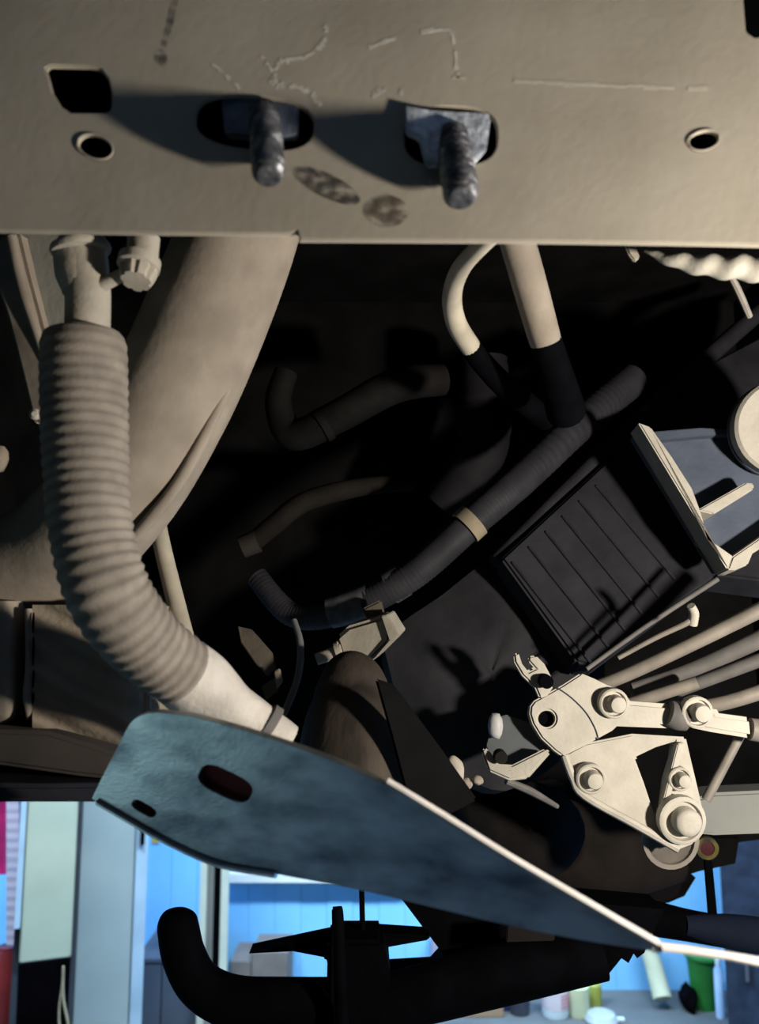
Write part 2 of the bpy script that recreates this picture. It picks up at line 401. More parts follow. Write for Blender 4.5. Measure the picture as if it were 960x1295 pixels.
obj('tab', box(p.x+.05, p.x+.085, 3.32, 3.34, .004, .012), M_bwhite, t, None)
M_wood = mat('tan_wood', (.28, .19, .12), (.20, .13, .085), 20, .8, 0, .1, 80, (.2, 1, 1))
single('wood_offcut', box(at(561, 1276, 3.36).x, at(637, 1276, 3.36).x, 3.36, 3.44, 0, at(600, 1270, 3.36).z, .003), M_wood, 'flat tan wood offcut on the floor left of the bottles', 'board')
M_polew = mat('pale_pole_wood', (.50, .52, .38), (.42, .44, .32), 12, .7)
single('leaning_pole', sweep([at(812, 1180, 3.52), at(825, 1215, 3.50), at(838, 1263, 3.42)], [.03, .034, .036], 12), M_polew, 'pale wooden pole leaning on the blue wall', 'pole')
M_green = mat('green_plastic', (.02, .16, .03), (.015, .11, .02), 8, .4)
p = at(890, 1240, 3.45); zt = at(890, 1206, 3.45).z
t = thing('green_bucket', 'green plastic bucket by the wall near the dark cabinet', 'bucket')
bp = Vector((p.x, 3.45, 0))
obj('body', lathe(bp, (0, 0, 1), [(0, .0), (.045, 0), (.062, zt), (.055, zt), (.04, .01), (0, .01)]), M_green, t)
obj('rim', lathe(bp, (0, 0, 1), [(.060, zt-.012), (.068, zt-.01), (.068, zt), (.060, zt+.002)]), M_green, t)
t, b, r, top = bottle('water_bottle', 'small clear blue bottle between green bucket and dark cabinet', 910, 1212, 3.36, 5.5, mat('clear_blue_plastic', (.45, .62, .85), (.3, .45, .7), 8, .15), M_bwhite, None, .5, .8)
c = at(869, 1238, 3.42); single('black_rag', blob((c.x, 3.42, .045), .03, .05, .05, 4, .4), M_black, 'crumpled black rag left of the green bucket', 'rag')
p = at(197, 1060, YW); single('yellow_tag', box(p.x-.016, p.x+.016, YW-.006, YW-.001, p.z-.02, p.z+.06), mat('yellow_tag', (.5, .38, .08), None, 20, .6), 'small yellow tag high on the blue wall beside the locker', 'tag')
t = thing('dark_cabinet', 'tall blue-black cabinet at the right edge', 'cabinet')
Y = 2.9; x0 = at(916, 1200, Y).x
t.location = (x0, Y, 0); t.rotation_euler.z = -radians(24); t['placed'] = 1
obj('carcass', box(0, .7, .02, .42, 0, 1.6), M_darkblue, t, None)
obj('door', box(0, .345, 0, .02, .03, 1.58, .004), M_darkblue, t)
obj('door', box(.355, .7, 0, .02, .03, 1.58, .004), M_darkblue, t)
hz = at(936, 1215, Y).z; obj('handle', box(.06, .072, -.02, 0, hz-.05, hz+.05, .003), M_grey, t)

# ------------------------------------------------------------------ the car above: body shell added to keep the bay dark
t = thing('car_body', 'dark body shell of the raised car, added to shade the bay', 'car')
obj('light_block_pan', box(-.95, .95, .36, 1.75, 1.98, 2.0), M_void, t, None)  # unseen pan, added to block the ceiling light
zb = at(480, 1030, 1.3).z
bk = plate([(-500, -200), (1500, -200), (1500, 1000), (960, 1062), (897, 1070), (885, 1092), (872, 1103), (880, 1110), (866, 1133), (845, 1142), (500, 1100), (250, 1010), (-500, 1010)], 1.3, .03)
obj('shade_bulkhead', bk, M_void, t, None)  # near-black sheet standing for the shade deep in the bay
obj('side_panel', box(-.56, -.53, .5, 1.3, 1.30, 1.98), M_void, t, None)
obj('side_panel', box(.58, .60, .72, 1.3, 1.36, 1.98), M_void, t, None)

# ------------------------------------------------------------------ crossmember with holes
YF = .42; PF = flat_plane(YF)
t = thing('steel_crossmember', 'dusty grey-beige steel crossmember with slots across the top', 'crossmember')
hole_sq = [(58, 86), (64, 83), (112, 84), (128, 88), (137, 100), (141, 118), (141, 136), (136, 142), (90, 142), (78, 135), (66, 115)]
hole_r1 = ell(121, 186, 23, 15, .35)
slot1 = ell(322, 155, 75, 33, .10, 32, 2.6)
slot2 = ell(570, 172, 59, 37, .0, 32, 2.8)
hole_r2 = ell(890, 178, 20, 12.5, -.25)
notch = [(936, -60), (1000, -60), (1000, 40), (955, 47), (944, 40)]
web = [(-160, -60), (936, -60), (944, 40), (955, 47), (1000, 40), (1000, -60), (1150, -60), (1150, 320), (960, 309), (700, 305), (379, 303), (376, 292), (366, 296), (200, 295), (0, 292), (-160, 290)]
obj('web_plate', plate(web, PF, .0035, [hole_sq, hole_r1, slot1, slot2, hole_r2], .0008), M_frame, t, 35)
YB = .475
obj('back_plate', plate([(-160, -120), (1150, -120), (1150, 308), (960, 300), (700, 296), (-160, 282)], YB, .003), M_black, t, None)  # black back sheet, so the cavity behind the holes looks shaded
lip = [(p, q, YF+.003, 5.2) for p, q in ((379, 301.5), (560, 302.5), (700, 303.5), (960, 308), (1150, 317))]
obj('bottom_lip', T(lip, 6, 10), M_lip, t)
lip2 = [(p, q, YF+.004, 4.2) for p, q in ((-160, 288), (0, 290), (200, 293), (368, 294))]
obj('bottom_lip', T(lip2, 6, 10), M_frame, t)
bm = bmesh.new(); q4 = [bm.verts.new(v) for v in (at(-160, 286, YF+.004), at(1150, 314, YF+.004), at(1150, 307, YB), at(-160, 281, YB))]
f = bm.faces.new(q4); bmesh.ops.solidify(bm, geom=[f], thickness=-.002)
obj('bottom_flange', bm, M_frame, t, None)
obj('top_flange', box(-.27, .18, YF+.002, YB, 1.832, 1.835), M_frame, t, None)
# rolled collars round two of the holes, pressed pads
for hl in (hole_r1, hole_r2):
    pts = [PF.at(*q)-Vector((0, .0004, 0)) for q in hl]; pts.append(pts[0]); pts.append(pts[1])
    obj('hole_rim', sweep(pts, .0005, 6), M_lip, t)
def ribbon(pts, wpx, seed):
    P = crom(pts, 9); bm = bmesh.new(); rr = random.Random(seed)
    for i in range(len(P)-1):
        (x, y), (x2, y2) = P[i], P[i+1]
        d = Vector((x2-x, y2-y)).normalized()
        if noise.noise((i*.35, seed, 0)) < -.22: continue
        w = wpx*(.35+.9*abs(noise.noise((i*.5, seed, 3)))); o = rr.uniform(-.5, .5)*wpx*.5
        F = [bm.verts.new(PF.at(xx-d.y*(w*k+o), yy+d.x*(w*k+o))-Vector((0, .00015, 0))) for xx, yy, k in ((x, y, -1), (x, y, 1), (x2, y2, 1), (x2, y2, -1))]
        bm.faces.new(F)
    r = bmesh.ops.extrude_face_region(bm, geom=bm.faces[:])
    for v in [g for g in r['geom'] if isinstance(g, bmesh.types.BMVert)]: v.co.y += .0006
    return bm
chalks = [([(413, 32), (408, 55), (385, 72), (352, 80), (348, 108)], 5), ([(348, 108), (375, 110), (395, 122), (406, 134)], 5),
          ([(258, 74), (282, 92), (303, 112)], 3), ([(466, 60), (495, 50), (560, 37), (574, 55), (579, 100)], 4),
          ([(572, 98), (640, 102), (740, 107), (895, 112)], 4), ([(470, 122), (490, 112), (510, 118)], 6), ([(545, 235), (541, 212), (540, 196)], 3), ([(330, 70), (345, 92), (340, 106)], 3)]
for i, (pp, w) in enumerate(chalks): obj('chalk_mark', ribbon(pp, w, i*3.1), M_chalk2 if i in (4, 5) else M_chalk, t, None, 'pale scratched chalk line')
def decal(outl): return plate(outl, PF, .0003, (), 0, .0006)
obj('rust_stain', decal(ell(490, 268, 27, 20, 0, 20)), M_rust, t, None, 'brown rusty stain')
obj('rust_stain', decal(ell(415, 236, 45, 15, .45, 20)), M_ink, t, None, 'dark scuffs')
obj('rust_stain', decal(ell(206, 75, 6, 10, 0, 12)), M_ink, t, None, 'dark speck')
obj('rust_stain', decal([(206, 66), (208, 66), (220, 30), (226, 0), (222, 0), (216, 30)]), M_ink, t, None, 'thin dark streak')

# studs through the slots
def stud(name, label, tabpts, tabplane, base, tip, rpx, mtab):
    t = thing(name, label, 'bolt', 'studs in the crossmember slots')
    obj('tab_plate', plate(tabpts, tabplane, .005, (), .001), mtab, t)
    P = [base, tuple((base[k]+tip[k])/2 for k in range(3)), tip]
    pts = [at(*q) for q in P]; N = 70
    pp = [pts[0].lerp(pts[2], i/N) for i in range(N+1)]
    r0 = rpx*m(tip[0], tip[1], tip[2])
    L = (pts[2]-pts[0]).length
    rf = lambda i, s, a: (1-.12*(.5+.5*cos(2*pi*s/.0026+a)))*(1 if s < L-.003 else 1-.22*((s-L+.003)/.003))
    obj('threaded_shank', sweep(pp, r0, 18, rf), M_bolt, t, 60)
    ax = (pts[2]-pts[0]).normalized()
    obj('end_face', lathe(pts[2]-ax*.0005, ax, [(r0*.7, 0), (r0*.7, .0012), (r0*.45, .0018), (r0*.2, .0010), (0, .0010)], 14), M_bolt, t)
    return t
stud('slot_stud', 'black threaded stud in the left slot, beside the square hole',
     [(279, 124), (360, 122), (378, 132), (376, 172), (340, 176), (284, 170)], Plane((280, 120, .424), (376, 120, .421), (300, 175, .424)), (334, 142, .427), (340, 222, .402), 22, mat('slate_steel', (.20, .23, .29), (.11, .13, .17), 70, .5, .3, .2, 300))
stud('slot_stud', 'bright scraped threaded stud in the right slot',
     [(512, 132), (545, 138), (622, 142), (616, 186), (600, 204), (540, 207), (531, 172), (514, 165)], Plane((512, 132, .417), (620, 140, .421), (540, 200, .414)), (572, 172, .424), (584, 250, .402), 23.5, M_bright)

# ------------------------------------------------------------------ corrugated filler hose
t = thing('filler_hose', 'dusty corrugated rubber hose curving down from the crossmember', 'hose')
path = [(106, 424, .515, 46), (106, 440, .515, 53), (107, 520, .515, 54), (110, 600, .512, 53), (117, 680, .508, 52), (140, 755, .51, 53), (184, 813, .53, 49), (240, 857, .555, 44)]
PP = crom(path, 60); pts = [at(*q[:3]) for q in PP]; rad = [q[3]*m(*q[:3]) for q in PP]
tot = sum((pts[i+1]-pts[i]).length for i in range(len(pts)-1)); pitch = tot/33
obj('corrugated_sleeve', sweep(pts, rad, 36, lambda i, s, a: 1-(.018+.034*min(1, s/tot*1.5))*(.5-.5*cos(2*pi*s/pitch))), M_hose, t, 80)
obj('filler_neck', T([(104, 305, .515, 30), (106, 330, .515, 29), (111, 370, .515, 28), (110, 430, .515, 28)], 5, 24), M_neck, t)
p0, p1 = at(103, 300, .515), at(102, 315, .513)
nr = m(103, 310, .515)
obj('neck_flange', lathe(p1, (-.15, -.1, 1), [(26*nr, -.003), (36*nr, -.0022), (37.5*nr, 0), (36*nr, .0022), (26*nr, .003)], 28), M_neck, t)
obj('collar', T([(102, 326, .517, 33), (104, 345, .517, 33), (107, 360, .516, 30), (108, 370, .516, 28)], 4, 24), M_neck, t)
# side stub and ribbed nut
st = obj('side_stub', T([(128, 362, .51, 9), (146, 352, .508, 8.5), (160, 345, .506, 8.5)], 4, 12), M_neck, t)
nt = obj('ribbed_nut', T([(182, 300, .505, 20), (180, 322, .505, 20), (176, 340, .503, 24), (172, 356, .500, 19)], 6, 28, lambda i, s, a: 1-.16*(max(0, cos(a*7))**2 if s > .012 else 0)), M_neck, t)
obj('lock_ring', lathe(at(176, 333, .503), at(173, 352, .501)-at(182, 312, .505), [(22*nr, -.004), (26*nr, -.003), (26*nr, .003), (22*nr, .004)], 24), M_neck, nt)
# pale cuff and elbow
obj('pale_cuff', T([(232, 851, .553, 45), (256, 868, .56, 43), (278, 884, .565, 37), (300, 899, .57, 31), (330, 918, .575, 27), (362, 940, .58, 25)], 8, 28,
    lambda i, s, a: 1+.05*noise.noise((cos(a)*1.5, sin(a)*1.5, s*60))), M_cuff, t, label='pale cracked cuff at the lower end')
obj('clamp_band', T([(333, 917, .576, 30), (342, 923, .577, 30)], 2, 24), M_rod_d, t, label='dark clamp band')

# cream pipe behind
single('breather_pipe', T([(190, 615, .70, 11), (205, 690, .69, 11), (222, 760, .68, 11.5), (240, 830, .66, 12)], 6, 16), M_cream, 'straight cream breather pipe behind the corrugated hose', 'pipe')

# ------------------------------------------------------------------ tan frame rail
t = thing('frame_rail', 'curved tan frame rail sweeping down behind the corrugated hose', 'rail')
obj('rail_body', T([(318, 215, .60, 74), (304, 290, .60, 74), (262, 400, .61, 77), (212, 510, .62, 78), (148, 620, .63, 76), (62, 705, .66, 74), (-70, 752, .68, 72)], 10, 40, None, None), M_dust, t)
obj('weld_flange', T([(300, 462, .605, 3), (283, 500, .60, 6), (258, 552, .60, 8), (226, 610, .60, 8), (192, 654, .60, 8), (160, 690, .605, 7), (118, 735, .615, 5)], 8, 12), M_dust, t, label='dusty rolled edge flange')
# left panel and strut
t = thing('support_panel', 'grey triangular support panel with strut left of the hose neck', 'panel')
obj('gusset', plate([(22, 285), (95, 285), (95, 420), (72, 460), (52, 410), (30, 340)], Plane((22, 285, .578), (95, 285, .572), (60, 450, .578)), .004, (), .001), mat('grey_panel', (.33, .325, .29), (.28, .275, .245), 18, .85, 0, .15, 150), t)
obj('strut', plate([(-6, 300), (22, 290), (35, 345), (58, 430), (54, 520), (46, 538), (41, 532), (26, 470), (8, 400), (-6, 360)], Plane((0, 300, .568), (30, 300, .565), (45, 530, .574)), .014, (), .003), M_dust, t)
obj('strut_rib', T([(14, 300, .565, 7), (30, 370, .567, 7), (52, 440, .570, 5), (57, 470, .572, 3)], 5, 10), M_dust, t)
p = at(45, 524, .571); obj('tip_rivet', lathe(p, (0.2, -1, -.2), [(.004, 0), (.004, .002), (.002, .004), (0, .004)], 12), M_alu, t, label='bright rivet at the strut tip')
single('rubber_stop', blob(at(-2, 580, .60), .007, .007, .010, 5, .2, 3, 2), M_dust, 'small tan stop peeking in at the left edge', 'stop')

# ------------------------------------------------------------------ ribbed tank, lower left
t = thing('silencer_box', 'dusty tan ribbed silencer box below the frame rail', 'silencer')
def ribf(x, y):
    u = (y-760)-(x-40)*.55
    e = max(0, (y-905)/60)
    return .615+.0014*cos(u*2*pi/34)+.03*e*e+.012*max(0, (x-150)/40)**2
obj('ribbed_shell', grid_shell(41, 196, 765, 968, 40, 90, ribf, .68), mat('tan_shell', (.26, .215, .165), (.20, .165, .125), 26, .9, 0, .3, 200), t, 60)
obj('end_cap', grid_shell(-60, 22, 760, 935, 24, 30, lambda x, y: .61+.05*max(0, (y-880)/55)**2+.010*max(0, (x-4)/18)**2, .68), M_dust, t, 60)
obj('recess', grid_shell(21, 33, 760, 925, 3, 10, lambda x, y: .65, .68), M_black, t, None, 'dark groove')
obj('seam_strip', T([(36, 770, .613, 4.5), (37, 840, .613, 4.5), (34, 880,   .613, 5), (38, 908, .62, 5)], 6, 10), M_dust, t)
for k, (q0, q1) in enumerate(((775, 800), (806, 842), (848, 870), (876, 890))):
    obj('seam_gap', T([(42.5, q0, .611, 1.2), (42, (q0+q1)/2, .610, 1.8), (41.5, q1, .611, 1.0)], 3, 6), M_black, t, None)
obj('edge_strip', plate([(181, 868), (189, 868), (189, 905), (181, 905)], .605, .006, (), .001), M_dust, t)
t = thing('sill_beam', 'dark sill beam along the bottom of the car at left', 'beam')
obj('upper_flange', plate([(-80, 920), (60, 925), (110, 940), (175, 962), (175, 990), (100, 982), (0, 968), (-80, 962)], .60, .12, (), .003), mat('sooty_sill', (.05, .042, .036), (.03, .026, .023), 20, .9), t)
obj('web', plate([(-80, 955), (170, 975), (170, 1005), (-80, 1005)], .66, .06), M_black, t, None)
obj('lower_flange', plate([(-80, 990), (60, 992), (190, 990), (190, 1015), (-80, 1015)], .59, .14, (), .003), mat('blue_black_sill', (.024, .026, .036), (.015, .016, .022), 20, .6), t)

# ------------------------------------------------------------------ inside the bay: hoses, conduit, gearbox
def ribbed(freq, amp): return lambda i, s, a: 1-amp*(.5-.5*cos(2*pi*s*freq))
t = thing('coolant_hose', 'dark brown hose with a clamp in the dark centre', 'hose')
obj('hose', T([(362, 470, 1.0, 15), (352, 510, 1.0, 17), (372, 550, 1.0, 20), (430, 525, .98, 21), (500, 488, .98, 22), (560, 480, 1.0, 20)], 8, 18), M_darkrub, t)
obj('clamp', T([(405, 540, .985, 22.5), (413, 535, .985, 22.5)], 2, 18), M_darkrub, t)
t = thing('vacuum_hose', 'thin dark curved hose with a knobbed end above the conduit', 'hose')
obj('hose', T([(318, 688, .98, 12), (345, 665, .98, 13), (385, 635, .98, 13), (450, 617, 1.0, 12), (520, 610, 1.05, 10)], 8, 14), mat('brown_rubber', (.016, .0135, .0115), None, 40, .8, spec=.06), t)
obj('knob', T([(306, 692, .978, 14), (326, 684, .978, 15)], 3, 14), mat('brown_knob', (.03, .025, .021), None, 40, .8), t)
t = thing('wiring_conduit', 'long dark corrugated conduit rising from the tan fitting to the right', 'conduit')
cp = crom([(325, 730, .95, 14), (372, 778, .93, 16), (440, 770, .90, 18), (520, 728, .88, 20), (595, 662, .88, 21), (660, 605, .90, 22), (740, 530, .95, 22), (800, 480, 1.0, 22)], 40)
obj('corrugated_tube', sweep([at(*q[:3]) for q in cp], [q[3]*m(*q[:3]) for q in cp], 20, ribbed(210, .06)), mat('conduit_plastic', (.030, .029, .034), (.018, .018, .022), 30, .6, spec=.12), t, 70)
a = at(588, 668, .878); b = at(600, 657, .878)
obj('collar_ring', sweep([a, b], [23.5*m(590, 660, .878)]*2, 24), mat('tan_ring', (.24, .20, .14), None, 40, .8), t, label='tan ring collar')
a = at(440, 768, .898); obj('tape_wrap', T([(418, 775, .905, 20), (440, 769, .90, 21), (470, 757, .894, 21)], 5, 18), mat('grey_tape', (.10, .10, .11), (.04, .04, .045), 60, .5), t, label='grey tape wrap')
obj('tape_wrap', T([(492, 744, .889, 22), (510, 733, .887, 22)], 4, 18), mat('grey_tape_dark', (.08, .08, .09), (.04, .04, .045), 60, .5), t, label='dark grey tape wrap')
single('air_duct', T([(612, 455, 1.1, 30), (614, 520, 1.1, 34), (606, 580, 1.08, 32), (560, 640, 1.1, 28)], 8, 18, ribbed(60, .06)), mat('duct_plastic', (.014, .013, .016), None, 30, .7, spec=.1), 'faint dark duct curving down in the dark centre', 'duct')
t = thing('thin_pipe', 'thin tan pipe hooking down from the crossmember centre', 'pipe')
obj('metal_pipe', T([(640, 285, .50, 10), (612, 308, .52, 11), (584, 338, .56, 12), (572, 372, .60, 12.5), (577, 408, .63, 13), (596, 440, .66, 13)], 8, 16), M_cream, t)
obj('shaded_end', T([(594, 436, .659, 13.2), (607, 455, .67, 14), (640, 490, .72, 15), (690, 530, .8, 15)], 6, 16), M_black, t)  # rest of the pipe, coloured black where it runs into shadow
t = thing('thick_pipe', 'thicker tan pipe beside the thin hooked pipe', 'pipe')
obj('metal_pipe', T([(648, 285, .56, 22), (660, 325, .58, 22), (674, 375, .60, 21.5), (690, 432, .62, 20)], 8, 20), M_dust, t)
obj('shaded_end', T([(689, 428, .619, 20.2), (700, 465, .64, 22), (716, 520, .70, 25)], 6, 20), M_black, t)  # pipe continues here in black, standing for the shadow on it
t = thing('jute_sleeve', 'twisted tan sleeve under the right end of the crossmember', 'sleeve')
obj('sleeve', T([(816, 317, .545, 2), (845, 327, .54, 9), (890, 335, .535, 15), (960, 339, .53, 19), (1040, 336, .53, 21)], 30, 24, lambda i, s, a: 1-.22*(.5+.5*cos(2*pi*s/.019+a))), M_alu, t, 70)
single('clip_tab', plate([(790, 305), (802, 305), (810, 325), (803, 331), (796, 322)], .56, .004, (), .001), M_neck, 'tiny tan tab under the crossmember right of the thick pipe', 'clip')
single('thin_wire', T([(922, 345, .60, 4), (934, 368, .61, 4.5), (948, 400, .63, 4)], 5, 8), M_rod, 'short thin rod below the twisted sleeve', 'rod')

t = thing('gearbox', 'large dark oily gearbox casing with ribbed cover at centre right', 'gearbox')
gp = Plane((500, 850, .92), (900, 600, 1.0), (640, 980, .90))
lower = [(486, 820), (505, 790), (560, 752), (636, 696), (700, 700), (765, 838), (742, 900), (705, 965), (640, 1000), (590, 985), (548, 968), (512, 915)]
def dome(outline, pl, h, thick, rings=5, seed=1):
    bm = bmesh.new(); cx = sum(p[0] for p in outline)/len(outline); cy = sum(p[1] for p in outline)/len(outline)
    O = crom(outline+[outline[0]], 3)[:-1]; R = []
    for k in range(rings+1):
        f = 1-k/rings*.96; hh = h*(1-f*f)
        R.append([bm.verts.new(pl.at(cx+(x-cx)*f, cy+(y-cy)*f)+pl.n*(hh+h*.25*(1-f)*noise.noise((x*.013+seed, y*.013, f*2)))) for x, y in O])
    B = [bm.verts.new(pl.at(x, y)-pl.n*thick) for x, y in O]; n = len(O)
    for A_, B_ in zip([B]+R, R):
        for i in range(n): bm.faces.new((A_[i], A_[(i+1) % n], B_[(i+1) % n], B_[i]))
    bm.faces.new(R[-1]); bm.faces.new(B)
    return bm
obj('casing', dome(lower, gp, .03, .06), M_dark, t, 50)
rp = Plane((640, 700, .90), (900, 720, .90), (800, 550, .96))
obj('ribbed_cover', plate([(634, 706), (796, 556), (906, 727), (752, 842), (730, 838)], rp, .04, (), .003), M_rib, t)
for k in range(7):
    f = k/6.6; x0, y0 = 648+140*f, 712-128*f; x1_, y1_ = x0+100, y0+128-12*f
    P = [(x0+(x1_-x0)*i/6, y0+(y1_-y0)*i/6) for i in range(7)]
    obj('rib', sweep([rp.at(*q)+rp.n*.001 for q in P], .0017, 8, None), M_dark, t)
P = [(628, 712), (720, 618), (800, 540), (892, 455), (960, 395)]
pl2 = Plane((628, 712, .92), (900, 455, 1.02), (960, 560, .98))
obj('edge_ridge', sweep([pl2.at(*q) for q in crom(P, 4)], .011, 10), M_dark, t)
obj('upper_cover', plate([(796, 556), (892, 462), (1010, 400), (1010, 740), (906, 727)], pl2, .05, (), .003), M_rib, t)

# ------------------------------------------------------------------ tan fitting, brown can, small bits
t = thing('sender_fitting', 'tan dusty cast fitting with a side pin under the conduit', 'fitting')
fp = Plane((425, 800, .84), (505, 800, .82), (450, 842, .84))
obj('block', plate([(424, 806), (440, 792), (484, 779), (494, 786), (494, 812), (468, 838), (446, 843), (432, 832)], fp, .035, (), .004), M_neck, t)
obj('flange', plate([(484, 778), (492, 776), (507, 800), (500, 808), (478, 830), (470, 836), (494, 808)], fp, .025, (), .002, .006), M_neck, t)
obj('side_pin', T([(400, 834, .84, 7.5), (414, 829, .84, 8), (432, 823, .838, 9)], 4, 14), M_neck, t)
obj('pin_washer', lathe(at(428, 824, .838), at(402, 833, .84)-at(428, 824, .838), [(.0, -.002), (.010, -.002), (.010, .002), (0, .002)], 16), M_neck, t)
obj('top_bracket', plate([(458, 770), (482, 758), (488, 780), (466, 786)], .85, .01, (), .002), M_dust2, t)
t = thing('oil_can_filter', 'scuffed dark brown tapered canister behind the steel plate', 'canister')
obj('body', T([(444, 852, .80, 22), (444, 856, .79, 36), (445, 864, .785, 44), (446, 884, .78, 51), (448, 920, .77, 66), (455, 980, .76, 84), (462, 1040, .76, 94)], 8, 32), M_brown, t)
obj('strap', plate([(474, 858), (498, 866), (560, 950), (604, 1012), (560, 1035), (512, 1000), (494, 930)], .70, .008, (), .002), M_void, t, None, 'black strap widened over the shaded side')  # strap widened to paint the canister's shaded right side black
single('grey_cable', T([(372, 785, .86, 4), (380, 815, .84, 4.5), (377, 855, .82, 4.5), (360, 900, .80, 4.5), (338, 935, .78, 4.5)], 8, 10), mat('grey_cable', (.16, .165, .17), None, 30, .6), 'thin grey cable hanging left of the brown canister', 'cable')
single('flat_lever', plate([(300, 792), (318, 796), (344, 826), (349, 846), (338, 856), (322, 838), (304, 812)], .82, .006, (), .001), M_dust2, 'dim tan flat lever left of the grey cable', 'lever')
t = thing('small_clip', 'small dim tan clip below the flat lever', 'clip')
obj('prong', plate([(346, 850), (354, 845), (358, 862), (350, 872)], .80, .004, (), .001), M_dust, t)
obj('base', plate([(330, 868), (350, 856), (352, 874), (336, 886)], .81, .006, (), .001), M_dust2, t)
bits = [(573, 976, 13, 20, 'tall'), (556, 1012, 10, 15, 'lower-left'), (590, 992, 7, 8, 'small middle'), (604, 987, 7, 6, 'rightmost small'), (543, 1000, 8, 9, 'leftmost')]
lab = {'tall': 'largest pale clod of dried mud behind the plate edge', 'lower-left': 'pale mud clod touching the steel plate edge', 'small middle': 'small mud clod just right of the largest one',
       'rightmost small': 'tiny rightmost mud clod by the hooked bracket', 'leftmost': 'leftmost mud clod on the steel plate edge'}
for i, (x, y, rx, ry, k) in enumerate(bits):
    s = m(x, y, .74); single('mud_clod', blob(at(x, y, .74), rx*s, rx*s, ry*s, i*2+1, .3, 2.5), M_neck if i == 0 else M_dust, lab[k], 'mud', 'dried mud clods behind the plate')

# ------------------------------------------------------------------ axle and shields, lower right
t = thing('axle_housing', 'dark brown axle housing behind the bright steel plate edge', 'axle')
obj('tube', T([(540, 1010, 1.09, 40), (640, 1040, 1.09, 52), (760, 1080, 1.09, 52), (858, 1078, 1.09, 34)], 8, 24), mat('dark_brown_axle', (.018, .014, .012), (.009, .008, .007), 20, .9, 0, .4, 80, spec=.08), t)  # near-black brown base colour
obj('cover', dome([(560, 990), (650, 985), (720, 1010), (740, 1060), (700, 1110), (610, 1090)], Plane((560, 990, 1.02), (740, 1000, 1.02), (640, 1100, 1.02)), .04, .02), mat('dark_axle_cover', (.016, .014, .014), (.009, .008, .008), 16, .9, 0, .4, 60, spec=.08), t, 50)
jag = [(600, 1000), (700, 985), (800, 1040), (880, 1060), (935, 1060), (930, 1092), (884, 1102), (872, 1106), (872, 1112), (862, 1118), (858, 1132), (842, 1140), (845, 1152), (820, 1146), (640, 1140)]
single('plastic_shield', plate(jag, 1.22, .008), M_void, 'ragged black plastic shield above the blue gap at right', 'shield')
t = thing('lower_bar', 'dark bar running to the right edge behind the thin bright flange', 'bar')
obj('tube', T([(600, 1125, 1.0, 16), (700, 1140, 1.0, 18), (800, 1156, 1.0, 22), (880, 1172, 1.0, 19), (1000, 1192, 1.0, 20)], 8, 18), M_black, t)
M_pole_bit = mat('white_pole_bit', (.55, .56, .50), None, 20, .5)
for (x, y, c) in ((800, 1141, M_pole_bit), (806, 1174, mat('dull_pole_bit', (.22, .20, .19), None, 20, .6))):
    obj('clip', plate([(x-6, y-9), (x+1, y-10), (x+7, y+6), (x+4, y+9), (x-2, y+7)], .972, .006, (), .001), c, t, label='bit of the pale leaning pole')  # bits of the leaning pole seen through gaps, modelled on the bar
obj('strip', T([(866, 1170, .99, 12), (930, 1179, .99, 21), (1010, 1190, .99, 21)], 5, 14), mat('blue_black_sleeve', (.010, .014, .028), None, 20, .8, spec=.05), t, label='dark blue sleeve')
obj('hanger', plate([(892, 1088), (901, 1090), (908, 1165), (898, 1165)], 1.02, .006), M_black, t, None)
# yellow-rimmed ring
t = thing('yellow_grommet', 'small yellow ring with a dark red centre at lower right', 'grommet')
p = at(893, 1071, 1.06); ax = (-.1, -1, -.1)
s = m(893, 1071, 1.06)
obj('ring', lathe(p, ax, [(9*s, 0), (14*s, 0), (14*s, .006), (9*s, .006), (9*s, 0)], 20), mat('yellow_rubber', (.16, .13, .025), (.03, .03, .02), 60, .6), t)
obj('centre', lathe(p, ax, [(9*s, 0), (9*s, .004), (0, .005)], 16), mat('maroon_rubber', (.07, .012, .018), None, 60, .6), t, label='dark red centre')

# ------------------------------------------------------------------ right: cast arm with pockets, disc
t = thing('cast_arm', 'pale cast bracket with triangular pockets at the right edge', 'bracket')
bp_ = Plane((797, 547, .87), (960, 560, .87), (905, 727, .85))
obj('pocket_floor', plate([(800, 551), (1010, 545), (1010, 655), (960, 692), (906, 724)], bp_, .012, (), .001), M_alu_d, t, label='pocket floor coloured dark as in shade')
H = .030
def rim(o, nm, lab=None): obj(nm, plate(o, bp_, H, (), .0015, H), M_alu, t, 40, lab)
rim([(796, 547), (812, 553), (838, 590), (862, 628), (872, 655), (882, 690), (913, 712), (905, 728)], 'left_flange')
rim([(868, 655), (928, 621), (938, 622), (938, 629), (888, 660)], 'rib')
rim([(905, 728), (911, 712), (940, 692), (1000, 650), (1012, 665), (965, 690), (936, 708), (930, 722), (915, 728)], 'lower_flange')
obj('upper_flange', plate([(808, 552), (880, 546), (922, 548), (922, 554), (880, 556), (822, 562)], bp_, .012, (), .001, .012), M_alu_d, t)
t = thing('round_disc', 'round white disc at the right edge above the cast bracket', 'disc')
p = at(994, 540, .82); s = m(994, 540, .82); ax = Vector((-.15, -1, -.1)).normalized()
obj('face', lathe(p, ax, [(0, -.03), (60*s, -.03), (62*s, -.026), (62*s, 0), (58*s, .003), (30*s, .003), (28*s, 0), (0, 0)], 48), M_alu, t)
obj('rim_shade', lathe(p-ax*.022, ax, [(62.3*s, -.004), (63.5*s, -.003), (63.5*s, .003), (62.3*s, .004)], 48), M_alu_d, t)  # dark ring painted on for shading round the disc

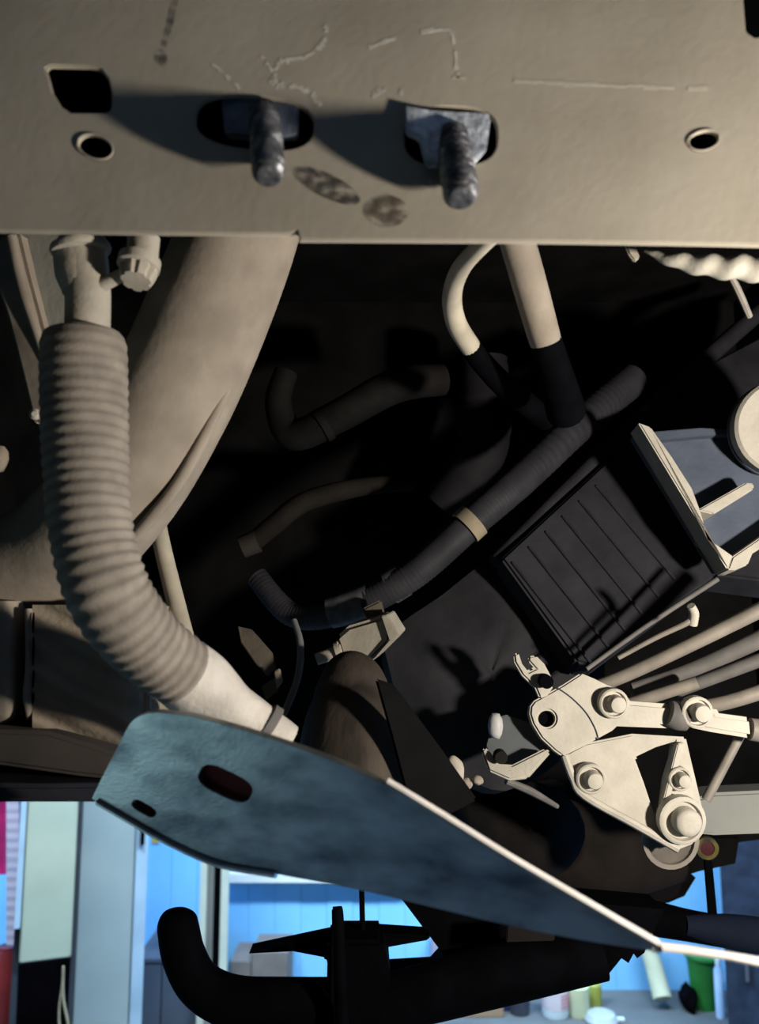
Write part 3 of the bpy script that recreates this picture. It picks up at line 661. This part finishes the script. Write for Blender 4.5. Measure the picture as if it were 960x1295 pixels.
# rods fanning to the right
def rod(name, label, P, mt, seg=12, n=5): return single(name, T(P, n, seg), mt, label, 'rod', 'rods fanning out at right')
rod('thin_rod', 'thin dark rod rising along the ribbed cover to the cast bracket', [(742, 846, .83, 3), (820, 790, .83, 3.2), (908, 732, .82, 3.5)], M_rod_d)
t = thing('hooked_rod', 'thin tan rod with an upturned end above the thick tube', 'rod', 'rods fanning out at right')
obj('shaft', T([(782, 832, .80, 3), (830, 806, .79, 3.5), (866, 789, .78, 4), (876, 782, .78, 5)], 6, 12), M_rod, t)
obj('turned_end', T([(876, 790, .78, 6), (878, 776, .775, 6), (874, 766, .77, 5)], 5, 12), M_alu, t)
rod('thick_tube', 'thickest tan tube fanning out from the round mount', [(756, 868, .82, 8), (800, 850, .81, 8.5), (880, 812, .79, 9), (1000, 752, .76, 10)], M_rod, 18)
rod('dark_tube', 'dark tube just below the thickest tan tube', [(800, 872, .84, 9), (880, 845, .83, 10), (1000, 790, .80, 12)], M_rod_d, 16)
rod('short_link', 'short tan rod above the link arm', [(792, 892, .82, 8), (835, 878, .81, 8), (882, 863, .80, 8)], M_rod, 16)
rod('lower_tube', 'brown-grey tube above the right end of the link arm', [(830, 884, .84, 8), (900, 858, .82, 8), (1000, 820, .80, 9)], M_rod_d, 16)
rod('lowest_tube', 'tan tube running just above the link arm end', [(850, 900, .83, 9), (920, 888, .81, 9), (1000, 862, .80, 10)], M_rod, 16)

AX = Vector((.05, -1, -.1)).normalized()
def boss(name, x, y, Y, rpx, parent, hgt=.012, mt=None):
    p = at(x, y, Y); r = rpx*m(x, y, Y)
    w = obj(name, lathe(p, AX, [(0, -.004), (r, -.004), (r, hgt*.35), (r*.9, hgt*.45), (r*.82, hgt*.45), (r*.78, hgt*.15), (r*.62, hgt*.15), (0, hgt*.15)], 28), mt or M_alu, parent)
    obj('bolt_head', lathe(p+AX*hgt*.15+Vector((r*.10, 0, r*.02)), AX, [(r*.58, 0), (r*.57, hgt*.75), (r*.50, hgt*.95), (r*.3, hgt*1.02), (0, hgt*1.04)], 24), mt or M_alu, w, 50)
    return w
# round mount plate with hole
YM = .80
t = thing('mount_plate', 'pale rounded mounting plate with one black hole, right of centre', 'bracket')
mpl = Plane((670, 900, .80), (800, 900, .80), (720, 950, .795))
out = [(671, 893), (676, 886), (712, 866), (735, 851), (752, 858), (768, 866), (790, 875), (800, 890), (795, 905), (775, 924), (742, 942), (712, 957), (702, 950), (685, 934), (674, 916), (670, 903)]
obj('plate', plate(out, mpl, .016, [ell(692, 909, 11, 10.5, 0, 22)], .002), M_alu, t)
obj('hole_plug', plate(ell(692, 909, 12, 11.5, 0, 16), mpl, .004, (), 0, -.010), M_black, t, None, 'black hole')
P = [(705, 870), (722, 882), (740, 900), (752, 920), (757, 936)]
obj('seam', sweep([mpl.at(*q)+mpl.n*.0002 for q in crom(P, 5)], .0007, 6), M_dkgap, t, None, 'thin dark seam')
boss('bolt_boss', 775, 889, .797, 19, t)
obj('clip_ear', plate([(682, 884), (676, 870), (660, 855), (650, 838), (649, 828), (655, 825), (660, 840), (668, 850), (676, 846), (667, 836), (668, 830), (677, 829), (688, 840), (697, 857), (700, 868), (692, 880)], mpl, .010, (), .002, .004), M_alu, t, label='forked clip ear')
obj('ear_hole', lathe(at(691, 862, .792), AX, [(.0065, -.008), (.0065, .002), (.0, .002)], 16), M_black, t, None, 'black dot')
# link arm
t = thing('link_arm', 'pale link arm running right from the mount plate', 'arm')
obj('arm', plate([(786, 886), (850, 891), (858, 900), (856, 922), (780, 919), (762, 912)], .80, .016, (), .004), M_alu, t)
obj('collar', T([(846, 902, .80, 16), (856, 905, .80, 18), (868, 907, .80, 17)], 3, 20), M_rod_d, t, label='dark collar')
obj('arm_end', plate([(866, 885), (878, 882), (898, 886), (906, 902), (952, 908), (955, 935), (900, 926), (872, 920), (858, 905)], .795, .018, (), .004), M_alu, t)
obj('end_socket', T([(948, 922, .80, 14), (975, 926, .80, 15)], 3, 18), M_rod, t)
boss('bolt_boss', 880, 900, .792, 20, t)
# lower triangular bracket
t = thing('triangular_bracket', 'pale triangular bracket with bolts below the mount plate', 'bracket')
tpl = Plane((712, 955, .83), (870, 935, .83), (860, 1070, .82))
out = [(712, 955), (740, 940), (800, 928), (868, 932), (874, 958), (884, 1000), (891, 1030), (889, 1052), (876, 1068), (858, 1075), (800, 1042), (736, 1006), (722, 985)]
obj('plate', plate(out, tpl, .014, [[(803, 958), (830, 945), (853, 938), (850, 958), (842, 985), (837, 1022), (829, 1032), (815, 990)]], .002), M_alu, t)
obj('edge_rim', sweep([tpl.at(*q)+tpl.n*.004 for q in crom([(713, 955), (724, 984), (738, 1006), (800, 1041), (856, 1073)], 4)], .004, 8), M_alu, t)
boss('bolt_boss', 746, 984, .822, 19, t); boss('bolt_boss', 861, 1036, .812, 30, t, .014); boss('bolt_boss', 858, 984, .82, 15, t)
obj('washer', lathe(at(848, 1062, .845), AX, [(.0235, -.002), (.028, -.002), (.028, .002), (.0235, .002), (.0235, -.002)], 28), M_rod, t)
obj('brace_strip', plate([(853, 940), (862, 938), (838, 1030), (830, 1030)], tpl, .012, (), .001, .010), M_alu, t)
single('side_strut', T([(936, 930, .84, 6), (915, 970, .84, 6), (893, 1012, .84, 6)], 3, 12), M_rod, 'thin slanted strut right of the triangular bracket', 'strut')
single('pale_beam', plate([(880, 1010), (905, 1003), (1010, 998), (1010, 1053), (905, 1057), (885, 1055)], .87, .04, (), .003), mat('pale_grey_beam', (.20, .205, .19), (.17, .175, .165), 14, .8), 'pale grey beam end at the right edge behind the triangular bracket', 'beam')
# hooked bracket
t = thing('hooked_bracket', 'small cupped bracket left of the mount plate', 'bracket')
hp = Plane((610, 950, .80), (695, 950, .79), (650, 985, .79))
obj('cup', plate([(609, 950), (613, 944), (621, 952), (630, 966), (648, 967), (690, 946), (697, 951), (668, 984), (645, 987), (618, 975)], hp, .014, (), .002), M_alu, t)
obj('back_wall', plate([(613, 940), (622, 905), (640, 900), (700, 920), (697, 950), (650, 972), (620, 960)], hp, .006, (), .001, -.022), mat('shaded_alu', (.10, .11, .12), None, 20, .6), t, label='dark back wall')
obj('highlight_blob', blob(at(627, 918, .815), .007, .006, .013, 2, .2, 3, 2), mat('highlight_grey', (.45, .45, .44), None, 20, .5), t)  # small blob standing for a highlight on the bracket
obj('pin', lathe(at(634, 958, .79), AX, [(0, -.01), (.006, -.01), (.006, .001), (0, .001)], 16), M_darkrub, t)
obj('lower_edge', T([(640, 988, .80, 4), (670, 1000, .81, 5), (705, 1020, .83, 3)], 4, 8), M_rod_d, t)

# ------------------------------------------------------------------ the steel plate with slots
t = thing('slotted_steel_plate', 'bare teal-grey steel plate with two slots crossing the lower half', 'plate')
sp = Plane((115, 1010, .56), (240, 905, .50), (830, 1198, .44))
top = crom([(116, 1010), (128, 985), (150, 942), (164, 916), (178, 905), (200, 901), (240, 905)], 3)[:-1]+crom([(240, 905), (300, 921), (380, 947), (440, 970), (500, 1000), (570, 1043), (640, 1087), (740, 1146), (830, 1198)], 3)
bot = crom([(826, 1203), (740, 1190), (640, 1170), (540, 1146), (450, 1125), (350, 1106), (280, 1094), (215, 1066), (160, 1035), (116, 1012)], 3)[:-1]
slotA = ell(285, 991, 36, 16, .45, 28, 3.0); slotB = ell(182, 1022.5, 17, 6.5, .52, 20, 3.0)
obj('face', plate(top+bot, sp, .0042, [slotA, slotB], .0006), M_tape, t, 35)
obj('slot_backing', plate(ell(285, 991, 42, 21, .45, 24, 3.0), sp, .001, (), 0, -.0043), M_redox, t, None, 'dark red primer behind the slot')
obj('slot_backing', plate(ell(182, 1022.5, 20, 8, .52, 16, 3.0), sp, .001, (), 0, -.0043), M_redox, t, None, 'dark red primer behind the slot')
E = crom([(488, 992), (560, 1036), (640, 1086), (740, 1145), (831, 1198)], 6)
obj('lit_sheared_edge', sweep([sp.at(*q)-sp.n*.002+Vector((0, -.001, .0006)) for q in E], .0021, 8), M_edge, t, 40, 'sheared edge painted bright along its lit stretch')  # bright strip only along the stretch where light falls
Fd = crom([(124, 1013), (160, 1034), (215, 1065), (278, 1092), (350, 1105)], 5)
obj('folded_edge', sweep([sp.at(*q)+sp.n*.0008 for q in Fd], .0022, 8), M_tape, t)
Yt = sp.at(830, 1199).y
obj('flange_bar', plate([(834, 1193), (870, 1197), (920, 1205), (1010, 1220), (1010, 1234), (920, 1215), (870, 1208), (836, 1204)], Yt-.002, .003, (), .001), M_edge, t, label='bright thin flange')
obj('bend_corner', T([(824, 1197, Yt+.002, 6), (836, 1199, Yt+.002, 6)], 3, 12), M_edge, t)

# ------------------------------------------------------------------ black hooked bar at the bottom
t = thing('tow_bar', 'black bar with an upturned hooked end along the bottom', 'bar')
obj('hooked_tube', T([(224, 1149, .86, 3), (224, 1151, .86, 13), (224, 1156, .86, 20), (224.5, 1164, .86, 24.5), (226, 1178, .86, 26), (233, 1210, .86, 27), (252, 1244, .86, 28), (290, 1265, .86, 30), (350, 1269, .86, 30), (480, 1268, .86, 33), (620, 1235, .86, 36), (760, 1205, .86, 32)], 8, 24), M_black, t)
obj('wing_plate', plate([(312, 1207), (420, 1184), (470, 1180), (546, 1185), (540, 1190), (484, 1200), (484, 1225), (416, 1225), (412, 1212), (370, 1204)], .88, .03, (), .002), M_black, t)
obj('centre_post', plate([(414, 1190), (484, 1190), (492, 1222), (500, 1330), (412, 1330)], .84, .06, (), .004), M_black, t)
obj('upright_rod', T([(426, 1150, .82, 5), (427, 1156, .82, 7.5), (430, 1230, .82, 8), (434, 1330, .82, 9)], 5, 14), M_black, t)
obj('thin_rod', T([(457, 1100, .87, 3.5), (458, 1150, .87, 3.5), (459, 1200, .87, 4)], 4, 10), M_black, t)
obj('side_plate', plate([(495, 1120), (840, 1150), (815, 1205), (806, 1212), (802, 1205), (795, 1218), (786, 1212), (770, 1232), (640, 1254), (560, 1270), (480, 1300), (480, 1238), (548, 1234), (566, 1214)], .90, .05), M_black, t, None)
obj('tab', plate([(642, 1166), (700, 1162), (702, 1190), (640, 1192)], .83, .005, (), .001), mat('dull_brown_tab', (.013, .011, .011), None, 30, .9, spec=.05), t, label='dull brown tab')

finalize()
